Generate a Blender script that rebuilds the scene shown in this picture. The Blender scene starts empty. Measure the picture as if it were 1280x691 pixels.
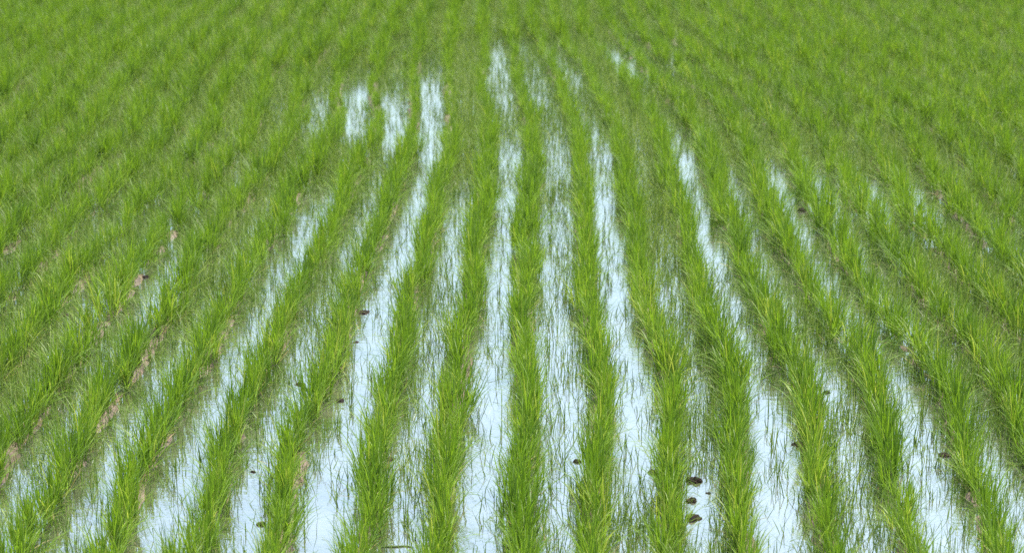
import bpy, math
import numpy as np
from mathutils import Vector

rng = np.random.default_rng(7)
sc = bpy.context.scene
COL = sc.collection
R = math.radians

# ------------------------------------------------------------------ camera
PW, PH = 1280.0, 691.0
PITCH = R(14.0)
FPX = (345.5 + 350.0) / math.tan(PITCH)         # focal length in photo pixels
CAM_H = 3.02
REF_Z = 0.10                                     # height at which the rows were measured


def ground(x, y, z=0.0):
    """the point of the plane at height z seen at photo pixel x, y"""
    u = (x - PW / 2) / FPX
    v = -(y - PH / 2) / FPX
    d = Vector((u, math.cos(PITCH) + v * math.sin(PITCH), -math.sin(PITCH) + v * math.cos(PITCH)))
    t = (z - CAM_H) / d.z
    return d.x * t, d.y * t


def pixel(X, Y, Z):
    dx, dy, dz = X, Y, Z - CAM_H
    fwd = dy * math.cos(PITCH) - dz * math.sin(PITCH)
    up = dy * math.sin(PITCH) + dz * math.cos(PITCH)
    return PW / 2 + FPX * dx / fwd, PH / 2 - FPX * up / fwd


cam = bpy.data.cameras.new("camera")
cam.sensor_width = 36.0
cam.lens = 36.0 * FPX / PW
cam.clip_start = 0.05
cam.clip_end = 2000.0
cam.dof.use_dof = True
cam.dof.focus_distance = 9.6
cam.dof.aperture_fstop = 4.0
co = bpy.data.objects.new("camera", cam)
COL.objects.link(co)
co.location = (0, 0, CAM_H)
co.rotation_euler = (R(90) - PITCH, 0, 0)
sc.camera = co

# ------------------------------------------------------------------ value noise
_perm = rng.random((257, 257))


def vnoise(x, y):
    x = np.asarray(x, float); y = np.asarray(y, float)
    xi = np.floor(x).astype(int); yi = np.floor(y).astype(int)
    fx = x - xi; fy = y - yi
    fx = fx * fx * (3 - 2 * fx); fy = fy * fy * (3 - 2 * fy)
    a = _perm[xi % 256, yi % 256]; b = _perm[(xi + 1) % 256, yi % 256]
    c = _perm[xi % 256, (yi + 1) % 256]; d = _perm[(xi + 1) % 256, (yi + 1) % 256]
    return (a * (1 - fx) + b * fx) * (1 - fy) + (c * (1 - fx) + d * fx) * fy


def fbm(x, y, n=3):
    s, a, t = 0.0, 1.0, 0.0
    for i in range(n):
        s = s + a * vnoise(x * 2 ** i + 17.3 * i, y * 2 ** i + 9.1 * i); t += a; a *= 0.5
    return s / t


# ------------------------------------------------------------------ the planted rows
# centre of each of thirteen rows at six heights of the photograph
ROWS = {
    660: [33, 143, 248, 353, 452, 548, 650, 738, 835, 925, 1030, 1132, 1237],
    560: [86, 176, 274, 367, 466, 558, 657, 745, 840, 925, 1022, 1115, 1213],
    460: [152, 240, 325, 407, 492, 575, 657, 750, 836, 920, 1005, 1092, 1178],
    360: [215, 290, 365, 435, 513, 586, 657, 733, 807, 877, 947, 1017, 1090],
    260: [285, 350, 420, 482, 542, 600, 660, 728, 787, 848, 905, 962, 1022],
    160: [367, 420, 469, 517, 565, 614, 665, 724, 775, 826, 877, 927, 978],
    90: [377, 421, 467, 516, 559, 601, 648, 696, 740, 779, 820, 861, 903],
    30: [422, 457, 492, 528, 566, 603, 638, 668, 697, 728, 761, 795, 830],
}
PITCH_X = 0.30
KK = np.arange(-6, 7)
ctrl_Y, ctrl_D = [], []
for yy, xs in ROWS.items():
    pts = [ground(x, yy, REF_Z) for x in xs]
    ctrl_Y.append(pts[0][1])
    ctrl_D.append([p[0] - k * PITCH_X for p, k in zip(pts, KK)])
ctrl_Y = np.array(ctrl_Y); ctrl_D = np.array(ctrl_D)
GY = np.linspace(3.0, 43.0, 801)
DEV = np.zeros((801, 13))
for i in range(13):
    d = np.interp(GY, ctrl_Y, ctrl_D[:, i])
    ker = np.exp(-(np.arange(-16, 17) / 8.0) ** 2); ker /= ker.sum()
    DEV[:, i] = np.convolve(np.pad(d, 16, mode="edge"), ker, mode="valid")


def row_x(k, Y):
    """ground x of row k (any integer or fraction) at depth Y"""
    k = np.asarray(k, float); Y = np.asarray(Y, float)
    kc = np.clip(k, -6, 6) + 6
    gi = np.clip((Y - 3.0) / 0.05, 0, 799.999)
    i0 = gi.astype(int); ft = gi - i0
    k0 = np.clip(np.floor(kc).astype(int), 0, 11); fk = kc - k0
    d = (DEV[i0, k0] * (1 - fk) + DEV[i0, k0 + 1] * fk) * (1 - ft) + (DEV[i0 + 1, k0] * (1 - fk) + DEV[i0 + 1, k0 + 1] * fk) * ft
    return k * PITCH_X + d


def row_coord(x, Y):
    k = np.asarray(x, float) / PITCH_X
    for _ in range(4):
        k = k - (row_x(k, Y) - x) / PITCH_X
    return k


# ------------------------------------------------------------------ materials
def new_mat(name):
    m = bpy.data.materials.new(name); m.use_nodes = True
    nt = m.node_tree; nt.nodes.clear()
    out = nt.nodes.new("ShaderNodeOutputMaterial")
    return m, nt, nt.nodes, nt.links, out


def ramp(nt, fac, stops):
    r = nt.nodes.new("ShaderNodeValToRGB")
    e = r.color_ramp.elements
    while len(e) < len(stops):
        e.new(0.5)
    for q, (p, c) in zip(e, stops):
        q.position = p; q.color = (*c, 1)
    nt.links.new(fac, r.inputs[0])
    return r.outputs[0]


def leaf_material(name, stops, trans, trans_col, rough=0.48, patch=0.25):
    m, nt, N, L, out = new_mat(name)
    uv = N.new("ShaderNodeUVMap"); uv.uv_map = "blade"
    sep = N.new("ShaderNodeSeparateXYZ"); L.new(uv.outputs[0], sep.inputs[0])
    geo = N.new("ShaderNodeNewGeometry")
    nz = N.new("ShaderNodeTexNoise"); nz.inputs["Scale"].default_value = 1.7; nz.inputs["Detail"].default_value = 3
    L.new(geo.outputs["Position"], nz.inputs["Vector"])
    mm = N.new("ShaderNodeMath"); mm.operation = "MULTIPLY_ADD"
    L.new(nz.outputs["Fac"], mm.inputs[0]); mm.inputs[1].default_value = patch; mm.inputs[2].default_value = -patch * 0.5
    ad = N.new("ShaderNodeMath"); ad.operation = "ADD"; ad.use_clamp = True
    L.new(sep.outputs[0], ad.inputs[0]); L.new(mm.outputs[0], ad.inputs[1])
    c = ramp(nt, ad.outputs[0], stops)
    p = N.new("ShaderNodeBsdfPrincipled")
    L.new(c, p.inputs["Base Color"]); p.inputs["Roughness"].default_value = rough
    p.inputs["Specular IOR Level"].default_value = 0.3
    t = N.new("ShaderNodeBsdfTranslucent")
    mc = N.new("ShaderNodeMixRGB"); mc.blend_type = "MULTIPLY"; mc.inputs[0].default_value = 1
    L.new(c, mc.inputs[1]); mc.inputs[2].default_value = (*trans_col, 1)
    L.new(mc.outputs[0], t.inputs[0])
    mx = N.new("ShaderNodeMixShader"); mx.inputs[0].default_value = trans
    L.new(p.outputs[0], mx.inputs[1]); L.new(t.outputs[0], mx.inputs[2]); L.new(mx.outputs[0], out.inputs[0])
    return m


M_LEAF = leaf_material("rice_leaf", [(0.0, (0.070, 0.142, 0.010)), (0.4, (0.110, 0.210, 0.014)), (0.8, (0.154, 0.264, 0.019)), (1.0, (0.26, 0.32, 0.06))], 0.42, (1.5, 1.45, 0.9))
M_STEM = leaf_material("rice_stem", [(0.0, (0.07, 0.13, 0.025)), (1.0, (0.15, 0.22, 0.06))], 0.2, (1.2, 1.2, 1.0))
M_DEAD = leaf_material("dry_leaf", [(0.0, (0.13, 0.11, 0.03)), (0.6, (0.23, 0.20, 0.06)), (1.0, (0.36, 0.30, 0.13))], 0.25, (1.2, 1.1, 0.9), rough=0.6)
M_STRAY = leaf_material("stray_blade", [(0.0, (0.058, 0.112, 0.018)), (0.5, (0.10, 0.172, 0.022)), (1.0, (0.19, 0.26, 0.05))], 0.35, (1.3, 1.3, 0.9))


def mud_material():
    m, nt, N, L, out = new_mat("paddy_mud")
    geo = N.new("ShaderNodeNewGeometry")
    n1 = N.new("ShaderNodeTexNoise"); n1.inputs["Scale"].default_value = 9; n1.inputs["Detail"].default_value = 8
    n2 = N.new("ShaderNodeTexNoise"); n2.inputs["Scale"].default_value = 120; n2.inputs["Detail"].default_value = 4
    L.new(geo.outputs["Position"], n1.inputs["Vector"]); L.new(geo.outputs["Position"], n2.inputs["Vector"])
    a = N.new("ShaderNodeMath"); a.operation = "MULTIPLY_ADD"; L.new(n2.outputs["Fac"], a.inputs[0]); a.inputs[1].default_value = 0.5
    L.new(n1.outputs["Fac"], a.inputs[2])
    c = ramp(nt, a.outputs[0], [(0.42, (0.035, 0.024, 0.014)), (0.7, (0.11, 0.076, 0.046)), (1.0, (0.19, 0.135, 0.088))])
    p = N.new("ShaderNodeBsdfPrincipled"); L.new(c, p.inputs["Base Color"]); p.inputs["Roughness"].default_value = 0.55
    b = N.new("ShaderNodeBump"); b.inputs["Strength"].default_value = 0.7; b.inputs["Distance"].default_value = 0.01
    L.new(a.outputs[0], b.inputs["Height"]); L.new(b.outputs[0], p.inputs["Normal"])
    L.new(p.outputs[0], out.inputs[0])
    return m


M_MUD = mud_material()


def clod_material():
    m, nt, N, L, out = new_mat("wet_clod")
    tc = N.new("ShaderNodeTexCoord")
    n1 = N.new("ShaderNodeTexNoise"); n1.inputs["Scale"].default_value = 45; n1.inputs["Detail"].default_value = 6
    L.new(tc.outputs["Object"], n1.inputs["Vector"])
    c = ramp(nt, n1.outputs["Fac"], [(0.35, (0.007, 0.005, 0.004)), (0.6, (0.022, 0.013, 0.009)), (0.8, (0.07, 0.042, 0.027))])
    p = N.new("ShaderNodeBsdfPrincipled"); L.new(c, p.inputs["Base Color"]); p.inputs["Roughness"].default_value = 0.75; p.inputs["Specular IOR Level"].default_value = 0.15
    b = N.new("ShaderNodeBump"); b.inputs["Strength"].default_value = 0.6; b.inputs["Distance"].default_value = 0.006
    L.new(n1.outputs["Fac"], b.inputs["Height"]); L.new(b.outputs[0], p.inputs["Normal"]); L.new(p.outputs[0], out.inputs[0])
    return m


M_CLOD = clod_material()


def water_material():
    m, nt, N, L, out = new_mat("paddy_water")
    geo = N.new("ShaderNodeNewGeometry")
    mp = N.new("ShaderNodeMapping"); mp.inputs["Scale"].default_value = (0.5, 1.5, 1)
    L.new(geo.outputs["Position"], mp.inputs[0])
    n1 = N.new("ShaderNodeTexNoise"); n1.inputs["Scale"].default_value = 13; n1.inputs["Detail"].default_value = 3
    L.new(mp.outputs[0], n1.inputs["Vector"])
    b = N.new("ShaderNodeBump"); b.inputs["Strength"].default_value = 0.09; b.inputs["Distance"].default_value = 0.02
    L.new(n1.outputs["Fac"], b.inputs["Height"])
    g = N.new("ShaderNodeBsdfGlossy"); g.inputs["Color"].default_value = (0.73, 0.83, 0.80, 1); g.inputs["Roughness"].default_value = 0.012
    L.new(b.outputs[0], g.inputs["Normal"])
    n3 = N.new("ShaderNodeTexNoise"); n3.inputs["Scale"].default_value = 3.0; n3.inputs["Detail"].default_value = 5
    L.new(geo.outputs["Position"], n3.inputs["Vector"])
    c = ramp(nt, n3.outputs["Fac"], [(0.35, (0.09, 0.085, 0.055)), (0.7, (0.19, 0.185, 0.14))])
    d = N.new("ShaderNodeBsdfDiffuse"); L.new(c, d.inputs[0])
    lw = N.new("ShaderNodeFresnel"); lw.inputs["IOR"].default_value = 1.33; L.new(b.outputs[0], lw.inputs["Normal"])
    ma = N.new("ShaderNodeMath"); ma.operation = "MULTIPLY_ADD"; ma.use_clamp = True
    L.new(lw.outputs[0], ma.inputs[0]); ma.inputs[1].default_value = 0.5; ma.inputs[2].default_value = 0.62
    mx = N.new("ShaderNodeMixShader"); L.new(ma.outputs[0], mx.inputs[0]); L.new(d.outputs[0], mx.inputs[1]); L.new(g.outputs[0], mx.inputs[2])
    L.new(mx.outputs[0], out.inputs[0])
    return m


M_WATER = water_material()

# ------------------------------------------------------------------ mesh helpers


def mesh_from(name, V, F, UV=None, mat=None, smooth=True):
    """V (n,3); F (m,4) quads; UV per vertex (n,2)"""
    me = bpy.data.meshes.new(name)
    n, m = len(V), len(F)
    me.vertices.add(n); me.vertices.foreach_set("co", np.ascontiguousarray(V, dtype=np.float32).ravel())
    me.loops.add(m * 4); me.loops.foreach_set("vertex_index", np.ascontiguousarray(F, dtype=np.int32).ravel())
    me.polygons.add(m)
    me.polygons.foreach_set("loop_start", np.arange(0, m * 4, 4, dtype=np.int32))
    me.polygons.foreach_set("loop_total", np.full(m, 4, dtype=np.int32))
    if smooth:
        me.polygons.foreach_set("use_smooth", np.ones(m, dtype=bool))
    if UV is not None:
        ul = me.uv_layers.new(name="blade")
        ul.data.foreach_set("uv", np.ascontiguousarray(UV[F.ravel()], dtype=np.float32).ravel())
    me.update(calc_edges=True)
    if mat:
        me.materials.append(mat)
    return me


def blades(base, az, tilt, bend, length, width, seg, rnd, twist):
    """vectorised curved blades: tilt from the vertical, growing by bend along the blade"""
    n = len(az)
    ts = np.linspace(0, 1, seg + 1)
    prof = np.interp(ts, [0, 0.25, 0.6, 0.85, 1.0], [0.55, 1.0, 0.9, 0.5, 0.06])
    V = np.zeros((n, seg + 1, 2, 3)); UV = np.zeros((n, seg + 1, 2, 2))
    p = base.copy()
    ca, sa = np.cos(az), np.sin(az)
    for j, t in enumerate(ts):
        if j:
            th = tilt + bend * (t - 0.5 / seg) ** 1.6
            st, ct = np.sin(th), np.cos(th)
            p = p + (length / seg)[:, None] * np.stack([ca * st, sa * st, ct], 1)
        tw = twist * t
        wx = -sa * np.cos(tw) + ca * np.sin(tw) * 0.6
        wy = ca * np.cos(tw) + sa * np.sin(tw) * 0.6
        w = np.stack([wx, wy, np.sin(tw) * 0.5], 1) * (width * prof[j] * 0.5)[:, None]
        V[:, j, 0] = p - w; V[:, j, 1] = p + w
        UV[:, j, :, 0] = rnd[:, None]; UV[:, j, :, 1] = t
    i = np.arange(n)[:, None] * (seg + 1) * 2 + np.arange(seg)[None, :] * 2
    F = np.stack([i, i + 1, i + 3, i + 2], -1).reshape(-1, 4)
    return V.reshape(-1, 3), F, UV.reshape(-1, 2)


def join(parts):
    Vs, Fs, Us, o = [], [], [], 0
    for V, F, U in parts:
        Vs.append(V); Fs.append(F + o); Us.append(U); o += len(V)
    return np.concatenate(Vs), np.concatenate(Fs), np.concatenate(Us)


def clump_leaves(rng, nb, seg, wscale):
    """one rice hill: erect leaves fanning out of a narrow base, stretched along the row (y)"""
    nt = 16
    hue = rng.choice([-0.16, -0.08, 0.0, 0.05, 0.12, 0.22])
    tx = rng.normal(0, 0.016, nt); ty = rng.normal(0, 0.034, nt)
    taz = np.arctan2(ty * 0.6 + rng.normal(0, 0.02, nt), tx + rng.normal(0, 0.022, nt))
    ttilt = np.abs(rng.normal(0.12, 0.12, nt))
    q = rng.integers(0, nt, nb)
    base = np.stack([tx[q] + rng.normal(0, .004, nb), ty[q] + rng.normal(0, .006, nb), rng.uniform(0.0, 0.05, nb)], 1)
    az = taz[q] + rng.normal(0, 0.9, nb)
    tilt = np.clip(ttilt[q] + rng.normal(0.07, 0.13, nb), 0.0, 0.9)
    bend = np.clip(rng.normal(0.48, 0.46, nb), -0.15, 1.9)
    length = np.clip(rng.normal(0.178, 0.036, nb), 0.07, 0.27)
    lo = rng.random(nb) < 0.20                        # loose leaves leaning over the water
    tilt[lo] = rng.uniform(0.45, 1.0, lo.sum()); bend[lo] = rng.uniform(0.2, 1.1, lo.sum())
    width = rng.uniform(0.0030, 0.0058, nb) * wscale
    return blades(base, az, tilt, bend, length, width, seg, np.clip(rng.normal(0.45 + hue, 0.22, nb), 0, 1), rng.normal(0, 1.1, nb))


def clump_stems(rng, n):
    base = np.stack([np.clip(rng.normal(0, 0.014, n), -.02, .02), np.clip(rng.normal(0, 0.026, n), -.04, .04), np.full(n, -0.03)], 1)
    az = np.arctan2(base[:, 1], base[:, 0]) + rng.normal(0, 0.4, n)
    tilt = np.abs(rng.normal(0.14, 0.1, n))
    ps = []
    L = rng.uniform(0.07, 0.11, n); r = rng.random(n)
    for tw in (0.0, 1.57):                            # crossed strips: a sheath with thickness from every side
        ps.append(blades(base, az + tw * 0, tilt, np.zeros(n), L, np.full(n, 0.0055), 2, r, np.full(n, tw)))
    return join(ps)


def clump_dead(rng, n):
    base = np.stack([rng.normal(0, 0.022, n), rng.normal(0, 0.04, n), rng.uniform(0.0, 0.02, n)], 1)
    az = np.where(rng.random(n) < 0.5, 0, math.pi) + rng.normal(0, 0.7, n)
    return blades(base, az, rng.uniform(0.7, 1.25, n), rng.uniform(0.0, 0.55, n), rng.uniform(0.05, 0.12, n), rng.uniform(0.003, 0.006, n), 3, rng.random(n), rng.normal(0, 1.0, n))


NV = 14
VARS = []
for v in range(NV):
    r = np.random.default_rng(100 + v)
    VARS.append((clump_leaves(r, int(r.integers(66, 112)), 5, 1.0), clump_stems(r, 13), clump_dead(r, int(r.integers(5, 12)))))
FARV = []
for v in range(NV):
    r = np.random.default_rng(300 + v)
    FARV.append((clump_leaves(r, int(r.integers(66, 96)), 4, 1.0), clump_dead(r, 5)))


def xform(part, x, y, z, rot, sx, sz, leanx):
    V, F, U = part
    c, s = math.cos(rot), math.sin(rot)
    W = np.empty_like(V)
    h = V[:, 2] * sz
    W[:, 0] = (V[:, 0] * c - V[:, 1] * s) * sx + x + leanx * h
    W[:, 1] = (V[:, 0] * s + V[:, 1] * c) * sx + y
    W[:, 2] = h + z
    return W, F, U


# how weedy each gap between two rows is, along its length (index = row left of the gap; heights as measured on the photograph)
WEED = {
    -7: [(0, .85), (310, .8), (325, .1), (400, .12), (430, .7), (690, .6)],
    -6: [(0, .9), (100, .8), (120, .4), (170, .4), (200, .9), (420, .8), (540, .55), (690, .42)],
    -5: [(0, .9), (88, .8), (112, .14), (172, .15), (195, .85), (230, .8), (245, .2), (300, .3), (400, .35), (480, .3), (520, .4), (560, .15), (690, .15)],
    -4: [(0, .9), (98, .7), (125, .25), (150, .12), (196, .25), (205, .8), (235, .7), (250, .35), (330, .4), (420, .45), (520, .28), (690, .22)],
    -3: [(0, .95), (62, .9), (100, .15), (300, .12), (380, .16), (690, .10)],
    -2: [(0, .85), (60, .9), (225, .95), (245, .3), (320, .3), (400, .5), (600, .6), (690, .45)],
    -1: [(0, .9), (48, .8), (62, .22), (125, .25), (145, .6), (170, .5), (185, .15), (690, .13)],
    0: [(0, .95), (42, .9), (52, .4), (120, .4), (150, .5), (185, .35), (690, .33)],
    1: [(0, .8), (55, .75), (62, .2), (112, .25), (130, .7), (155, .6), (175, .3), (230, .25), (250, .10), (600, .12), (640, .5), (690, .6)],
    2: [(0, .9), (60, .8), (95, .85), (120, .98), (330, .95), (350, .5), (420, .55), (690, .6)],
    3: [(0, .95), (56, .9), (64, .1), (104, .15), (125, .85), (155, .6), (190, .3), (210, .12), (320, .15), (400, .3), (490, .14), (690, .12)],
    4: [(0, .95), (60, .45), (105, .5), (125, .95), (215, .9), (230, .35), (300, .45), (460, .65), (690, .52)],
    5: [(0, .95), (62, .5), (105, .6), (205, .95), (212, .08), (292, .12), (315, .5), (345, .4), (370, .65), (460, .55), (520, .3), (620, .18), (690, .15)],
    6: [(0, .95), (210, .9), (220, .15), (285, .25), (310, .8), (480, .65), (690, .4)],
    7: [(0, .95), (220, .9), (228, .08), (298, .12), (320, .9), (690, .8)],
    8: [(0, .95), (220, .9), (230, .12), (282, .2), (305, .95), (690, .9)],
}


def weed(x, y):
    k = row_coord(x, y)
    g = np.floor(k).astype(int)
    fwd = y * math.cos(PITCH) + CAM_H * math.sin(PITCH)
    up = y * math.sin(PITCH) - CAM_H * math.cos(PITCH)
    py = PH / 2 - FPX * up / fwd
    out = np.zeros(len(x))
    for gi in np.unique(g):
        w = WEED.get(int(gi), [(0, .95), (690, .85)])
        m = g == gi
        out[m] = np.interp(py[m], [q[0] for q in w], [q[1] for q in w])
    far_out = np.clip((np.abs(k - .5) - 4.0) / 2.0, 0, 1) * np.clip((py - 210) / 60, 0, 1)
    out = out * (1 - far_out * np.clip(1.5 - 2.4 * fbm(x * 1.7 + 31, y * .8 + 11, 2), 0, .42))
    return out, k - g


# ------------------------------------------------------------------ plant positions
STEP = 0.145
YMIN = 6.2
hills = []                                           # (row, x, y, z, variant, rotation, width, height, lean)
for k in range(-34, 35):
    y = YMIN + rng.random() * STEP
    while y < 31.0:
        x = float(row_x(k, y)) + rng.normal(0, 0.017 if y < 13 else (0.034 if abs(k - .5) > 5 else 0.022))
        px, py = pixel(x, y, 0.1)
        if -760 < px < 2040 and py < 800:
            x += 0.075 * (float(fbm(k * 7.3 + 3.1, y * 1.25, 2)) - 0.5)
            if rng.random() > 0.022:
                thin = 1.0
                if y > 16:                            # rows beside open water stay narrower
                    ww, _ = weed(np.array([x - .15, x + .15]), np.array([y - .25, y - .25]))
                    thin = 0.52 + 0.48 * min(1.0, float(ww.min()) / .8)
                vig = thin * (0.78 + 0.50 * float(fbm(x * 0.9 + 50, y * 0.6 + 20, 2))) * float(np.interp(y, [8, 12, 20, 30], [0.92, 0.94, 1.02, 1.09]))
                hills.append((k, x, y, 0.0, int(rng.integers(NV)), (0 if rng.random() < .5 else math.pi) + rng.normal(0, .25),
                              vig * rng.uniform(0.84, 1.14), vig * rng.uniform(0.84, 1.16), rng.normal(0, 0.07)))
        y += STEP * rng.uniform(0.85, 1.15)

inview = [h for h in hills if -14 < pixel(h[1], h[2], 0.08)[0] < 1294 and pixel(h[1], h[2], 0.16 * h[7])[1] < 690]
inview.sort(key=lambda h: h[2])
near = inview[:300]
near_set = set(id(h) for h in near)

# ------------------------------------------------------------------ the three hundred nearest plants
ORD = ("zeroth first second third fourth fifth sixth seventh eighth ninth tenth eleventh twelfth thirteenth fourteenth fifteenth sixteenth "
       "seventeenth eighteenth nineteenth twentieth twenty-first twenty-second twenty-third twenty-fourth twenty-fifth twenty-sixth "
       "twenty-seventh twenty-eighth twenty-ninth thirtieth thirty-first thirty-second thirty-third thirty-fourth thirty-fifth").split()


def link(name, me, parent=None):
    o = bpy.data.objects.new(name, me)
    COL.objects.link(o)
    if parent:
        o.parent = parent
    return o


def row_words(k):
    if k == 0:
        return "in the middle row"
    s = "left" if k < 0 else "right"
    a = abs(k)
    return f"in {ORD[a]} row {s} of middle" if a > 1 else f"in first row {s} of middle"


protos = {}
order = {}
for h in near:
    k, x, y, z, v, rot, sx, sz, lean = h
    order[k] = order.get(k, 0) + 1
    n = order[k]
    if v not in protos:
        root = link("rice_plant", None)
        lv, st, dd = VARS[v]
        kids = [link("leaves", mesh_from("leaves", *lv, M_LEAF), root), link("stems", mesh_from("stems", *st, M_STEM), root),
                link("dry_leaves", mesh_from("dry_leaves", *dd, M_DEAD), root)]
        kids[2]["label"] = "straw coloured dry leaves at the base"
        protos[v] = (root, kids)
    else:
        pr, pk = protos[v]
        root = pr.copy(); COL.objects.link(root)
        for ch in pk:
            c = ch.copy(); COL.objects.link(c); c.parent = root
    root.empty_display_size = 0.05
    root.location = (x, y, z)
    root.rotation_euler = (0, math.atan(lean), rot) if abs(math.cos(rot)) < 0 else (0, math.atan(lean) * (1 if math.cos(rot) > 0 else -1), rot)
    root.scale = (sx, sx, sz)
    size = "tall" if sz > 1.06 else ("short" if sz < 0.93 else "medium")
    ln = "left-leaning" if lean < -0.07 else ("right-leaning" if lean > 0.07 else "upright")
    root["label"] = f"{size} {ln} rice plant, {ORD[n]} from bottom edge {row_words(k)}"
    root["category"] = "rice plant"
    root["group"] = "young rice plants in rows in the flooded paddy"

# ------------------------------------------------------------------ the rest of the field
parts, dead = [], []
for h in hills:
    if id(h) in near_set:
        continue
    k, x, y, z, v, rot, sx, sz, lean = h
    src = FARV[v]
    if y < 12:
        src = (VARS[v][0], VARS[v][2])
    parts.append(xform(src[0], x, y, z, rot, sx, sz, lean))
    dead.append(xform(src[1], x, y, z, rot, sx, sz, lean))
V, F, U = join(parts)
far = link("rice_seedlings", mesh_from("rice_seedlings", V, F, U, M_LEAF))
far["kind"] = "stuff"; far["label"] = "mass of green rice seedlings filling the paddy beyond the nearest plants"; far["category"] = "rice"
V, F, U = join(dead)
fd = link("dry_leaves", mesh_from("dry_leaves", V, F, U, M_DEAD), far)
fd["kind"] = "stuff"

# ------------------------------------------------------------------ loose thin grass blades standing in the gaps
CLODS = [
    (868, 598, .036, 1.1, "upright dark brown clod, top one of three beside second row right of middle"),
    (865, 623, .022, .8, "small clod between two larger dark ones beside second row right of middle"),
    (867, 645, .030, .7, "low blackish clod, lowest of three beside second row right of middle"),
    (722, 574, .020, .9, "small dark clod at the left foot of first row right of middle"),
    (817, 588, .024, .7, "rounded brown clod at the left foot of second row right of middle"),
    (885, 613, .013, .8, "tiny dark clod in the weedy gap right of the three brown clods"),
    (996, 552, .028, .6, "low brown clod in bright water beside fourth row right of middle"),
    (1182, 566, .026, .6, "brown clod at the left foot of sixth row right of middle"),
    (1034, 488, .016, .9, "small dark clod right of fourth row right of middle, halfway up"),
    (1003, 262, .022, 1.1, "lone black clod standing in the bright water patch at upper right"),
    (823, 360, .016, .9, "small dark clod in the weedy gap right of second row right"),
    (376, 478, .026, .6, "flat brown clod in water by third row left of middle"),
    (456, 388, .030, .6, "reddish brown clod at right foot of third row left of middle"),
    (445, 425, .026, .5, "flat brown clod below the reddish one by third row left"),
    (326, 652, .018, .8, "black clod in clear water left of third row left, near bottom"),
    (317, 587, .014, .8, "tiny black clod in the gap left of third row left"),
    (425, 498, .022, .7, "dark clod at right foot of third row left of middle"),
    (487, 571, .020, .6, "pinkish brown clod at right foot of second row left of middle"),
    (181, 344, .028, .6, "brown clod above the bright water patch at far left"),
    (109, 442, .030, .5, "broad brown clod at lower left beside a band of mud"),
    (131, 407, .018, .9, "small black clod just above the broad brown clod at left"),
    (80, 392, .020, .8, "dark clod among seedlings near left edge, halfway up"),
    (250, 256, .020, .9, "dark clod in the muddy gap at upper left"),
    (222, 292, .018, .8, "dark clod below another in the muddy gap at upper left"),
    (86, 246, .020, .8, "dark clod among dense seedlings near upper left edge"),
    (577, 120, .030, .8, "brown clod in far water right of the long bright strip"),
]


def clear(x, y):
    """nothing grows on the clods, nor right in front of them"""
    ok = np.ones(len(x), bool)
    for px_, py_, r_, _, _ in CLODS:
        gx, gy = ground(px_, py_, 0.01)
        ok &= ~((np.abs(x - gx) < r_ + .02) & (y > gy - .30) & (y < gy + .06))
    return ok


n = 480000
x = rng.uniform(-10.0, 10.0, n); y = YMIN + 24.0 * rng.random(n)
px = PW / 2 + FPX * x / (y * math.cos(PITCH) + CAM_H * math.sin(PITCH))
w, fr = weed(x, y)
den = w * (0.35 + 1.3 * fbm(x * 2.1, y * 1.1, 3) ** 1.5)
den = den * np.interp(y, [10, 14, 20], [1.35, 1.35, 1.7])
keep = (px > -700) & (px < 1980) & (rng.random(n) < np.clip(den * 1.25 + 0.32 * np.exp(-((np.abs(fr - .5) - .38) / .09) ** 2), 0.19, 1)) & (np.abs(fr - 0.5) < 0.44) & clear(x, y)
x, y = x[keep], y[keep]
reps = np.where(rng.random(len(x)) < 0.12, 8, 2)
WW = np.repeat(w[keep], reps); X = np.repeat(x, reps); Y = np.repeat(y, reps)
n = len(X)
X = X + rng.normal(0, .007, n); Y = Y + rng.normal(0, .007, n)
tilt = np.clip(np.abs(rng.normal(0.36, 0.52, n)), 0, 1.5)
tilt[rng.random(n) < 0.05] = 1.5
st = blades(np.stack([X, Y, np.full(n, -0.005)], 1), rng.uniform(0, 6.283, n), tilt, rng.normal(0.35, 0.45, n), rng.uniform(0.05, 0.17, n) * (0.75 + 0.6 * WW ** 2),
            rng.uniform(0.0026, 0.0050, n), 4, np.clip(rng.normal(.35, .25, n) + .4 * WW ** 2, 0, 1), rng.normal(0, 1, n))
g = link("stray_grass", mesh_from("stray_grass", *st, M_STRAY))
g["kind"] = "stuff"; g["label"] = "thin dark grass blades standing loose in the water between the rows"; g["category"] = "grass"
print("hills", len(hills), "inview", len(inview), "strays", n)

# ------------------------------------------------------------------ mud and water
xs = np.arange(-10.0, 10.001, 0.035); ys = np.arange(6.0, 31.0, 0.04)
XX, YY = np.meshgrid(xs, ys)
kf = row_coord(XX.ravel(), YY.ravel())
dist = np.abs(kf - np.round(kf)) * PITCH_X
amp = fbm(XX.ravel() * 3.2, YY.ravel() * 2.4, 3)
fine = fbm(XX.ravel() * 17 + 5, YY.ravel() * 13, 3)
Z = -0.050 + (0.02 + np.where(XX.ravel() < -0.2, 0.075, 0.062) * np.clip(amp * 1.7 - .35, 0, 1.2)) * np.exp(-(dist / 0.062) ** 2) + (fine - .5) * 0.045
nx, ny = len(xs), len(ys)
ii = (np.arange(ny - 1)[:, None] * nx + np.arange(nx - 1)[None, :]).ravel()
F = np.stack([ii, ii + 1, ii + nx + 1, ii + nx], 1)
Vg = np.stack([XX.ravel(), YY.ravel(), Z], 1)
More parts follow.
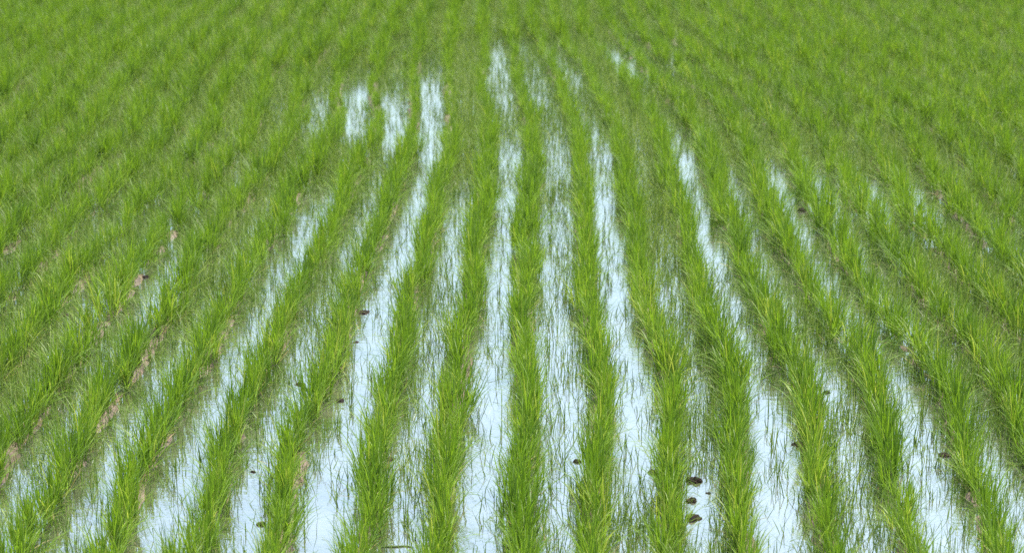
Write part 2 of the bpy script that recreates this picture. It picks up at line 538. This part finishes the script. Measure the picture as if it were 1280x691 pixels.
# the same sheet runs on, level and under water, to the horizon
a0 = len(Vg)
B = 900.0
ring = np.array([[-B, -B, -.09], [B, -B, -.09], [B, B, -.09], [-B, B, -.09]])
Vg = np.concatenate([Vg, ring])
c00, c10, c11, c01 = 0, nx - 1, nx * ny - 1, nx * (ny - 1)
F = np.concatenate([F, np.array([[a0, a0 + 1, c10, c00], [a0 + 1, a0 + 2, c11, c10], [a0 + 2, a0 + 3, c01, c11], [a0 + 3, a0, c00, c01]])])
mud = link("mud_ground", mesh_from("mud_ground", Vg, F, None, M_MUD))
mud["kind"] = "structure"; mud["label"] = "brown paddy mud rising in low ridges along the rice rows"
wv = np.array([[-B, -B, 0], [B, -B, 0], [B, B, 0], [-B, B, 0]], float)
wat = link("water", mesh_from("water", wv, np.array([[0, 1, 2, 3]]), None, M_WATER))
wat["kind"] = "structure"; wat["label"] = "shallow paddy water mirroring the pale sky between the rows"

# ------------------------------------------------------------------ clods and a twig
import bmesh


def clod_mesh(seed, r, flat):
    bm = bmesh.new()
    bmesh.ops.create_icosphere(bm, subdivisions=4, radius=1.0)
    q = np.random.default_rng(seed)
    o = q.uniform(0, 40, 3)
    for v in bm.verts:
        c = v.co
        n1 = float(fbm(np.array([c.x * 1.5 + o[0] + c.z]), np.array([c.y * 1.5 + o[1] + c.z * .7]), 3)[0])
        n2 = float(fbm(np.array([c.x * 4 + o[2] - c.z * 3]), np.array([c.y * 4 + o[0] + c.z * 2]), 2)[0])
        s = r * (0.45 + 0.85 * n1 + 0.35 * n2)
        v.co = Vector((c.x * s * 1.15, c.y * s, c.z * s * flat))
    me = bpy.data.meshes.new("mud_clod"); bm.to_mesh(me); bm.free()
    me.polygons.foreach_set("use_smooth", np.ones(len(me.polygons), dtype=bool))
    me.materials.append(M_CLOD)
    return me


for i, (px_, py_, r_, fl, lab) in enumerate(CLODS):
    gx, gy = ground(px_, py_, 0.01)
    o = link("mud_clod", clod_mesh(500 + i, r_ * (0.75 + 0.3 * ((i * 7) % 5) / 4), fl))
    o.location = (gx, gy, -0.25 * r_)
    o.rotation_euler = (0, 0, float(rng.uniform(0, 6.28)))
    o["label"] = lab; o["category"] = "mud clod"; o["group"] = "mud clods sticking out of the water"


def stick(name, px_, py_, length, rad, ang, lab, cat, mat):
    gx, gy = ground(px_, py_, 0.0)
    m, s = 12, 8
    V, F = [], []
    for i in range(m + 1):
        t = i / m
        rr = rad * (1.0 - 0.55 * abs(2 * t - 0.8)) * (0.15 if i in (0, m) else 1)
        cx = (t - .5) * length; cy = 0.010 * math.sin(t * 3.0) + 0.003 * math.sin(t * 11)
        for j in range(s):
            a = 2 * math.pi * j / s
            V.append((cx, cy + rr * math.cos(a), rr * 0.7 * math.sin(a)))
    for i in range(m):
        for j in range(s):
            F.append((i * s + j, i * s + (j + 1) % s, (i + 1) * s + (j + 1) % s, (i + 1) * s + j))
    V = np.array(V)
    UV = np.stack([np.full(len(V), .2), V[:, 0] / length + .5], 1)
    o = link(name, mesh_from(name, V, np.array(F), UV, mat))
    o.location = (gx, gy, 0.002); o.rotation_euler = (0, 0, R(ang))
    o["label"] = lab; o["category"] = cat
    return o


stick("twig", 497, 684, 0.13, 0.006, 2, "dark olive twig floating across the gap at the bottom edge", "twig", M_STRAY)

# ------------------------------------------------------------------ light
SUN_EL, SUN_AZ = 66.0, 30.0                          # azimuth clockwise from +Y (ahead of the camera)
w = bpy.data.worlds.new("World"); sc.world = w; w.use_nodes = True
nt = w.node_tree
bg = nt.nodes["Background"]
sky = nt.nodes.new("ShaderNodeTexSky")
sky.sky_type = "NISHITA"; sky.sun_disc = False
sky.sun_elevation = R(SUN_EL); sky.sun_rotation = R(SUN_AZ)
sky.dust_density = 3.5; sky.air_density = 1.0; sky.ozone_density = 1.0; sky.altitude = 50
nt.links.new(sky.outputs[0], bg.inputs[0])
bg.inputs[1].default_value = 0.14
sun = bpy.data.lights.new("sun", "SUN"); sun.energy = 3.2; sun.angle = R(0.6); sun.color = (1.0, 0.95, 0.87)
so = bpy.data.objects.new("sun", sun); COL.objects.link(so)
az, el = R(SUN_AZ), R(SUN_EL)
dirv = Vector((math.sin(az) * math.cos(el), math.cos(az) * math.cos(el), math.sin(el)))
so.rotation_euler = dirv.to_track_quat("Z", "Y").to_euler()
so.location = dirv * 50

sc.view_settings.view_transform = "Standard"
sc.view_settings.look = "None"
sc.view_settings.gamma = 1.0
sc.view_settings.use_curve_mapping = False
sc.view_settings.exposure = 1.24
sc.cycles.max_bounces = 8
sc.cycles.transmission_bounces = 4
sc.cycles.use_denoising = False
